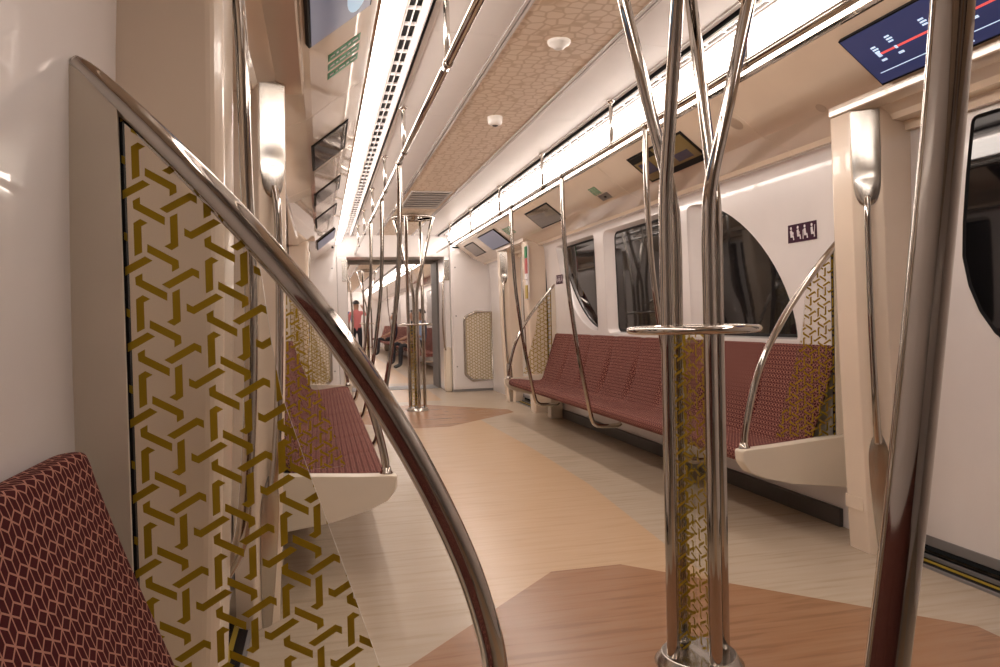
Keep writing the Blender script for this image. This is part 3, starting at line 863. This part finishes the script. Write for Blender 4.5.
for q, y, r, l in ((.955, 3.27, .042, 'large faint round speaker grille in the right cove between poster and screen'), (1.04, 2.75, .024, 'small faint round disc in the right cove just above the pillar')):
    t = thing('speaker_grille', CV(1, q, y, 0), l, 'speaker')
    c = Vector(CV(1, q, y, -.0005)); ax = Vector((.79, 0, -.614)); ay = Vector((0, 1, 0)); nn = Vector((-.614, 0, -.789))
    b = B(); b.loft([[c+ax*math.cos(2*PI*k/28)*r*m+ay*math.sin(2*PI*k/28)*r*m+nn*o for k in range(28)] for m, o in ((1, 0), (1, .0018), (.96, .0026))])
    b.obj('perforated_disc', 'disc', t)

# ------------------------------------------------------------------ wall stickers
def priority(y0, y1, z0, z1, label):
    WA = WALL-lean((z0+z1)/2)-.0005
    t = thing('priority_sign', (WA, (y0+y1)/2, z0), label, 'sign', 'purple priority seat signs')
    b = B(); b.box((WA-.002, y0, z0), (WA, y1, z1)); pl = b.obj('plate', 'purple', t)
    W_, H_ = y1-y0, z1-z0
    for k in range(4):
        c = y1-W_*(.14+.24*k); b = B()
        def pp(poly): b.prism([(c-u*W_*.09, z0+v*H_) for u, v in poly], lambda p: (WA-.0032, p[0], p[1]), lambda p: (WA-.0018, p[0], p[1]))
        n = 10
        pp([(-.25+.34*math.cos(2*PI*i/n), .80+.085*math.sin(2*PI*i/n)) for i in range(n)])      # head
        pp([(-.65, .66), (.05, .70), (.30, .42), (-.45, .36)])                                     # torso
        pp([(-.45, .44), (.75, .40), (.75, .29), (-.45, .30)])                                    # thigh
        pp([(.45, .36), (.78, .36), (1.0, .14), (.62, .14)])                                      # shin
        if k == 0: pp([(.25, .62), (.75, .55), (.70, .43), (.20, .46)])                            # small child on the lap
        if k == 1: pp([(.0, .62), (.5, .54), (.35, .42), (.0, .42)])
        if k == 2: pp([(-.95, .62), (-.75, .62), (-.75, .12), (-.95, .12)])                        # stick
        if k == 3: pp([(.85, .78), (1.0, .78), (.72, .12), (.57, .12)])
        b.obj('pictogram', 'pict', pl)
priority(3.125, 3.35, 1.345, 1.435, 'dark purple priority seat sign with four white seated figures on the right wall')
priority(6.99, 7.19, 1.33, 1.42, 'small dark purple sign far along the right wall past the last window')

# notice strip on the far right door pillar
t = thing('emergency_notice', (1.09, 7.52, 1.20), 'tall green red and yellow emergency notice on the far right pillar', 'notice')
for z0, z1, m, nm in ((1.62, 1.74, 'green', 'green_panel'), (1.46, 1.62, 'red', 'red_panel'), (1.40, 1.46, 'pict', 'white_panel'), (1.20, 1.34, 'yellow', 'yellow_panel')):
    b = B(); b.box((1.058, 7.46, z0), (1.075, 7.54, z1), .002); b.obj(nm, m, t)
b = B(); b.box((1.068, 7.455, 1.19), (1.085, 7.545, 1.75), .003); b.obj('backing_plate', 'white', t)

# ------------------------------------------------------------------ end of the car: cabinets, lintel, gangway
def cabinet(s, label):
    xi, y = (.735 if s > 0 else .80), 10.2
    t = thing('equipment_cabinet', (s*1.0, y+.3, 0), label, 'cabinet', 'white equipment cabinets beside the gangway')
    b = B(); b.box((s*xi, y, .03), (s*1.36, y+.68, 2.06), .012); b.obj('body', 'white', t)
    b = B(); b.box((s*(xi+.03), y-.006, .06), (s*1.27, y+.004, 1.93), .004); d = b.obj('door', 'white', t)
    for z in (.35, 1.05, 1.72):
        b = B(); b.tube([(s*(xi+.06), y-.010, z), (s*(xi+.06), y-.002, z)], .010, 12); b.obj('latch', 'grey', d)
    b = B(); b.box((s*(xi+.03), y-.003, 1.985), (s*(xi+.22), y+.004, 2.005)); b.obj('vent_slot', 'black', t)
    b = B(); b.box((s*xi, y+.004, 0), (s*1.36, y+.66, .032)); b.obj('plinth', 'grey', t)
    out = rounded([(.905, 1.03), (.905, .24), (1.0, .155), (1.30, .155), (1.30, 1.10), (1.06, 1.10)], [.08, .06, .06, 0, 0, .1], 6)
    f = B()
    f.tube([(s*q, y-.020, z) for q, z in out]+[(s*out[0][0], y-.020, out[0][1])], .019, 10, smooth_path=False)
    ov = f.obj('vent_frame', 'steel', d)
    b = B(); b.prism([(p[0], p[1]) for p in out], lambda p: (s*p[0], y-.016, p[1]), lambda p: (s*p[0], y-.008, p[1])); pn = b.obj('vent_panel', 'cream', d)
    b = B(); add_pattern(b, pattern([(s*p[0], p[1]) for p in out], .085, (s*1.1, .6)), lambda p: (p[0], y-.0175, p[1])); b.obj('vent_pattern', 'gold', d, recalc=False)
    return t
cabinet(1, 'tall white cabinet with patterned vent panel to the right of the gangway')
cabinet(-1, 'tall white cabinet to the left of the gangway, partly hidden by the rail')
b = B()
b.box((-.80, 10.35, 1.88), (.74, 10.88, CEIL+.02), .01)
b.box((-1.40, 10.88, 2.06), (-.70, 10.92, CEIL+.02)); b.box((.66, 10.88, 2.06), (1.40, 10.92, CEIL+.02))
struct(b.obj('wall_end', 'white'))
for s in (1, -1):
    t = thing('gangway_post', (s*.70, 10.55, 0), 'cream gangway post with curved grab rail on the %s of the opening' % SIDE[s], 'post', 'gangway posts')
    b = B(); b.box((s*.665, 10.30, .0), (s*(.735 if s > 0 else .795), 10.9, 1.88), .012); b.obj('post_body', 'white', t)
    b = B(); b.box((s*.64, 10.26, .0), (s*.735, 10.42, .62), .03); b.obj('post_foot', 'cream', t)
    b = B(); b.tube([(s*.66, 10.27, 1.62), (s*.63, 10.22, 1.5), (s*.615, 10.2, 1.2), (s*.61, 10.2, .95), (s*.63, 10.23, .7), (s*.65, 10.27, .58)], .014, 12); b.obj('grab_rail', 'chrome', t)
    b = B(); b.box((s*.658, 10.285, 1.55), (s*.73, 10.30, 1.84), .004); b.obj('steel_plate', 'steel', t)
b = B()      # gangway tunnel: bellows of grey ribs
for k in range(6):
    y = 10.93+k*.095
    for s in (1, -1): b.box((s*.64, y, 0), (s*.76, y+.07, 1.95), .015)
    b.box((-.76, y, 1.86), (.76, y+.07, 1.98), .015)
tag(b.obj('gangway_bellows', 'grey'), 'grey ribbed gangway bellows between the two cars', 'gangway')
b = B(); b.box((-.635, 10.92, 0), (.635, 11.50, .006)); tag(b.obj('gangway_plate', 'grey'), 'grey gangway floor plate at the far end of the aisle', 'floor plate')
# shell of the next car
b = B()
for s in (1, -1): b.box((s*.70, 11.50, 0), (s*1.40, 11.56, CEIL+.05))
b.box((-.70, 11.50, 1.90), (.70, 11.56, CEIL+.05)); struct(b.obj('wall_next', 'white'))
b = B(); b.box((-1.4, 30, 0), (1.4, 30.05, 2.3)); struct(b.obj('wall_far', 'white'))
b = B(); b.box((-1.4, Y0-.05, 0), (1.4, Y0, 2.3)); struct(b.obj('wall_rear', 'white'))
def far_handrail(s, label):
    t = thing('ceiling_handrail', (s*.55, 20, 1.93), label, 'handrail')
    b = B(); b.tube([(s*.55, 11.9, 1.93), (s*.55, 29, 1.93)], .016, 10); b.obj('rail', 'chrome', t)
    for k in range(7):
        b = B(); b.tube([(s*.55, 12.4+k*2.6, 1.93), (s*.55, 12.4+k*2.6, CEIL)], .011, 8); b.obj('hanger', 'chrome', t)
far_handrail(1, 'distant ceiling handrail on the right beyond the gangway'); far_handrail(-1, 'distant ceiling handrail on the left beyond the gangway')
def far_bench(s, label):
    t = thing('bench', (s*1.05, 20.5, 0), label, 'bench')
    for nm, pr in (('seat_cushion', [(1.12, .33), (.80, .33), (.777, .36), (.80, .397), (1.12, .378)]), ('backrest', [(1.115, .378), (1.165, .50), (1.24, .71), (1.27, .83), (1.297, .834), (1.297, .36)])):
        b = B(); b.uv = b.bm.loops.layers.uv.new('UVMap')
        b.prism(pr, lambda p: (s*p[0], 13.6, p[1]), lambda p: (s*p[0], 28, p[1]))
        for f_ in b.bm.faces:
            for lo in f_.loops: lo[b.uv].uv = (lo.vert.co.y, lo.vert.co.x*s+lo.vert.co.z)
        b.obj(nm, 'fabric', t)
    for yy in (14.0, 18.0, 22.0, 26.0):
        b = B(); b.box((s*1.08, yy, 0), (s*1.25, yy+.12, .34), .01); b.obj('support', 'cream', t)
far_bench(1, 'distant red bench on the right beyond the gangway'); far_bench(-1, 'distant red bench on the left beyond the gangway')

# ------------------------------------------------------------------ people far down the next car
def person(name_label, loc, yaw, joints, mats, hair_len=.0):
    """joints: dict name -> (x, y, z); one skinned surface, materials by nearest limb"""
    edges = []; pts = []; rad = []; lab = []
    idx = {}
    def add(n, p, r): idx[n] = len(pts); pts.append(Vector(p)); rad.append(r)
    def link(a, c, m): edges.append((idx[a], idx[c])); lab.append(m)
    J = joints
    add('pelvis', J['pelvis'], .115)
    add('waist', J['waist'], .105); link('pelvis', 'waist', 1)
    add('chest', J['chest'], .125); link('waist', 'chest', 1)
    add('neck', J['neck'], .05); link('chest', 'neck', 1)
    add('jaw', J['jaw'], .062); link('neck', 'jaw', 0)
    add('head', J['head'], .082); link('jaw', 'head', 0)
    add('crown', J['crown'], .060); link('head', 'crown', 0)
    add('nose', J['nose'], .014); link('jaw', 'nose', 0)
    for s, sd in (('l', 1), ('r', -1)):
        add('sh'+s, J['sh'+s], .055); link('chest', 'sh'+s, 1)
        add('el'+s, J['el'+s], .038); link('sh'+s, 'el'+s, 1)
        add('wr'+s, J['wr'+s], .026); link('el'+s, 'wr'+s, 0)
        d = (Vector(J['wr'+s])-Vector(J['el'+s])).normalized()
        pa = Vector(J['wr'+s])+d*.06; add('pa'+s, pa, .024); link('wr'+s, 'pa'+s, 0)
        side = d.cross(Vector((0, 1, 0)))
        side = side.normalized() if side.length > .1 else Vector((1, 0, 0))
        for f in range(4):
            o = side*(f-1.5)*.017; ln = (.055, .068, .064, .048)[f]
            add('f%d%s' % (f, s), pa+o+d*.025, .008); link('pa'+s, 'f%d%s' % (f, s), 0)
            add('g%d%s' % (f, s), pa+o+d*(.025+ln)+Vector((0, -.012, -.004)), .006); link('f%d%s' % (f, s), 'g%d%s' % (f, s), 0)
        add('th'+s, Vector(J['wr'+s])+d*.03+side*.036, .009); link('wr'+s, 'th'+s, 0)
        add('ti'+s, Vector(J['wr'+s])+d*.065+side*.046, .007); link('th'+s, 'ti'+s, 0)
        add('hi'+s, J['hi'+s], .085); link('pelvis', 'hi'+s, 2)
        add('kn'+s, J['kn'+s], .056); link('hi'+s, 'kn'+s, 2)
        add('an'+s, J['an'+s], .038); link('kn'+s, 'an'+s, 2)
        add('to'+s, J['to'+s], .032); link('an'+s, 'to'+s, 3)
    me = bpy.data.meshes.new('person'); me.from_pydata(pts, edges, []); 
    ob = bpy.data.objects.new('tmp', me); COL.objects.link(ob)
    sk = ob.modifiers.new('s', 'SKIN'); sk.use_smooth_shade = True
    for i, v in enumerate(me.skin_vertices[0].data):
        v.radius = (rad[i], rad[i]*.85); v.use_root = (i == 0)
    ob.modifiers.new('u', 'SUBSURF').levels = 1
    dg = bpy.context.evaluated_depsgraph_get(); dg.update()
    m2 = bpy.data.meshes.new_from_object(ob.evaluated_get(dg))
    bpy.data.objects.remove(ob)
    for mm in mats: m2.materials.append(M[mm])
    for p in m2.polygons:
        c = p.center; best = 9; bl = 0
        for (a, e), l in zip(edges, lab):
            A, E_ = pts[a], pts[e]; ab = E_-A; tt = max(0, min(1, (c-A).dot(ab)/max(ab.length_squared, 1e-9)))
            dd = (c-(A+ab*tt)).length
            if dd < best: best, bl = dd, l
        p.material_index = bl; p.use_smooth = True
    o = bpy.data.objects.new('person', m2); COL.objects.link(o)
    o.location = loc; o.rotation_euler = (0, 0, yaw)
    zmin = min(v.co.z for v in m2.vertices); o.location.z += -zmin if loc[2] == 0 else 0
    tag(o, name_label, 'person', None)
    # hair cap as a child
    hd = Vector(J['head']); b = bmesh.new()
    bmesh.ops.create_uvsphere(b, u_segments=16, v_segments=10, radius=1)
    for v in list(b.verts):
        if v.co.z < -.25-hair_len or (v.co.y < -.45 and v.co.z < .35): b.verts.remove(v)
    for v in b.verts: v.co = Vector((v.co.x*.088, v.co.y*.092+.008, v.co.z*.098+.010))+hd
    hm = bpy.data.meshes.new('hair'); b.to_mesh(hm); b.free(); hm.materials.append(M['hair'])
    for p in hm.polygons: p.use_smooth = True
    ho = bpy.data.objects.new('hair', hm); COL.objects.link(ho); ho.parent = o
    return o
def standing(arm=False):
    k = .92
    J = {'pelvis': (0, 0, .92), 'waist': (0, 0, 1.05), 'chest': (0, 0, 1.27), 'neck': (0, 0, 1.43), 'jaw': (0, -.015, 1.51), 'head': (0, 0, 1.575), 'crown': (0, .01, 1.63), 'nose': (0, -.10, 1.545)}
    for s, d in (('l', 1), ('r', -1)):
        J.update({'sh'+s: (d*.165, 0, 1.36), 'el'+s: (d*.21, .02, 1.10), 'wr'+s: (d*.22, -.06, .88), 'hi'+s: (d*.085, 0, .87), 'kn'+s: (d*.095, -.01, .48), 'an'+s: (d*.10, .02, .08), 'to'+s: (d*.11, -.12, .035)})
    if arm: J['elr'] = (-.26, -.16, 1.28); J['wrr'] = (-.20, -.30, 1.46)
    return {n: tuple(c*k for c in p) for n, p in J.items()}
def sitting():
    J = {'pelvis': (0, 0, .12), 'waist': (0, .03, .24), 'chest': (0, .04, .46), 'neck': (0, .03, .62), 'jaw': (0, .0, .69), 'head': (0, .01, .755), 'crown': (0, .02, .81), 'nose': (0, -.09, .725)}
    for s, d in (('l', 1), ('r', -1)):
        J.update({'sh'+s: (d*.16, .03, .55), 'el'+s: (d*.20, -.03, .30), 'wr'+s: (d*.12, -.22, .22), 'hi'+s: (d*.085, -.02, .10), 'kn'+s: (d*.11, -.42, .12), 'an'+s: (d*.11, -.44, -.28), 'to'+s: (d*.12, -.57, -.335)})
    return J
person('standing passenger in a pink shirt and dark trousers in the distant car, back to camera', (-.16, 19.0, 0), PI, standing(True), ['skin', 'pink', 'denim', 'shoe'])
person('standing passenger in a blue shirt left of the pink shirt', (-.42, 19.6, 0), PI*.9, standing(), ['skin', 'blue', 'denim', 'shoe'])
person('seated passenger in navy on the distant right bench', (.98, 21.5, .385), -PI/2, sitting(), ['skin', 'navy', 'denim', 'shoe'])
person('seated passenger in black trousers on the distant right bench, nearest the gangway', (.95, 16.6, .385), -PI/2, sitting(), ['skin', 'denim', 'denim', 'shoe'])
person('seated passenger in a pale blue shirt behind the far pole cluster', (.98, 15.4, .385), -PI/2, sitting(), ['skin', 'paleblue', 'denim', 'shoe'])

# ------------------------------------------------------------------ camera
f, yaw, pit, rol, cx = 748.07, .23452, -.019903, -.023763, -1.0233
F = Vector((math.sin(yaw)*math.cos(pit), math.cos(yaw)*math.cos(pit), math.sin(pit)))
R0 = Vector((math.cos(yaw), -math.sin(yaw), 0)); U0 = R0.cross(F)
R = R0*math.cos(rol)+U0*math.sin(rol); U = -R0*math.sin(rol)+U0*math.cos(rol)
cd = bpy.data.cameras.new('camera'); cam = bpy.data.objects.new('camera', cd); COL.objects.link(cam)
cam.matrix_world = Matrix(((R.x, U.x, -F.x, cx), (R.y, U.y, -F.y, 0), (R.z, U.z, -F.z, 1.0), (0, 0, 0, 1)))
cd.sensor_width = 36; cd.lens = f/1000*36; cd.clip_start = .02; cd.clip_end = 100
S.camera = cam
w = bpy.data.worlds.new('world'); S.world = w; w.use_nodes = True
w.node_tree.nodes['Background'].inputs[0].default_value = (.02, .018, .016, 1)
w.node_tree.nodes['Background'].inputs[1].default_value = .3
S.view_settings.view_transform = 'Standard'; S.view_settings.look = 'None'
S.view_settings.gamma = 1; S.view_settings.use_curve_mapping = False
S.view_settings.exposure = 0.1
S.cycles.use_denoising = True
S.cycles.max_bounces = 10; S.cycles.transparent_max_bounces = 16
S.cycles.sample_clamp_indirect = 6
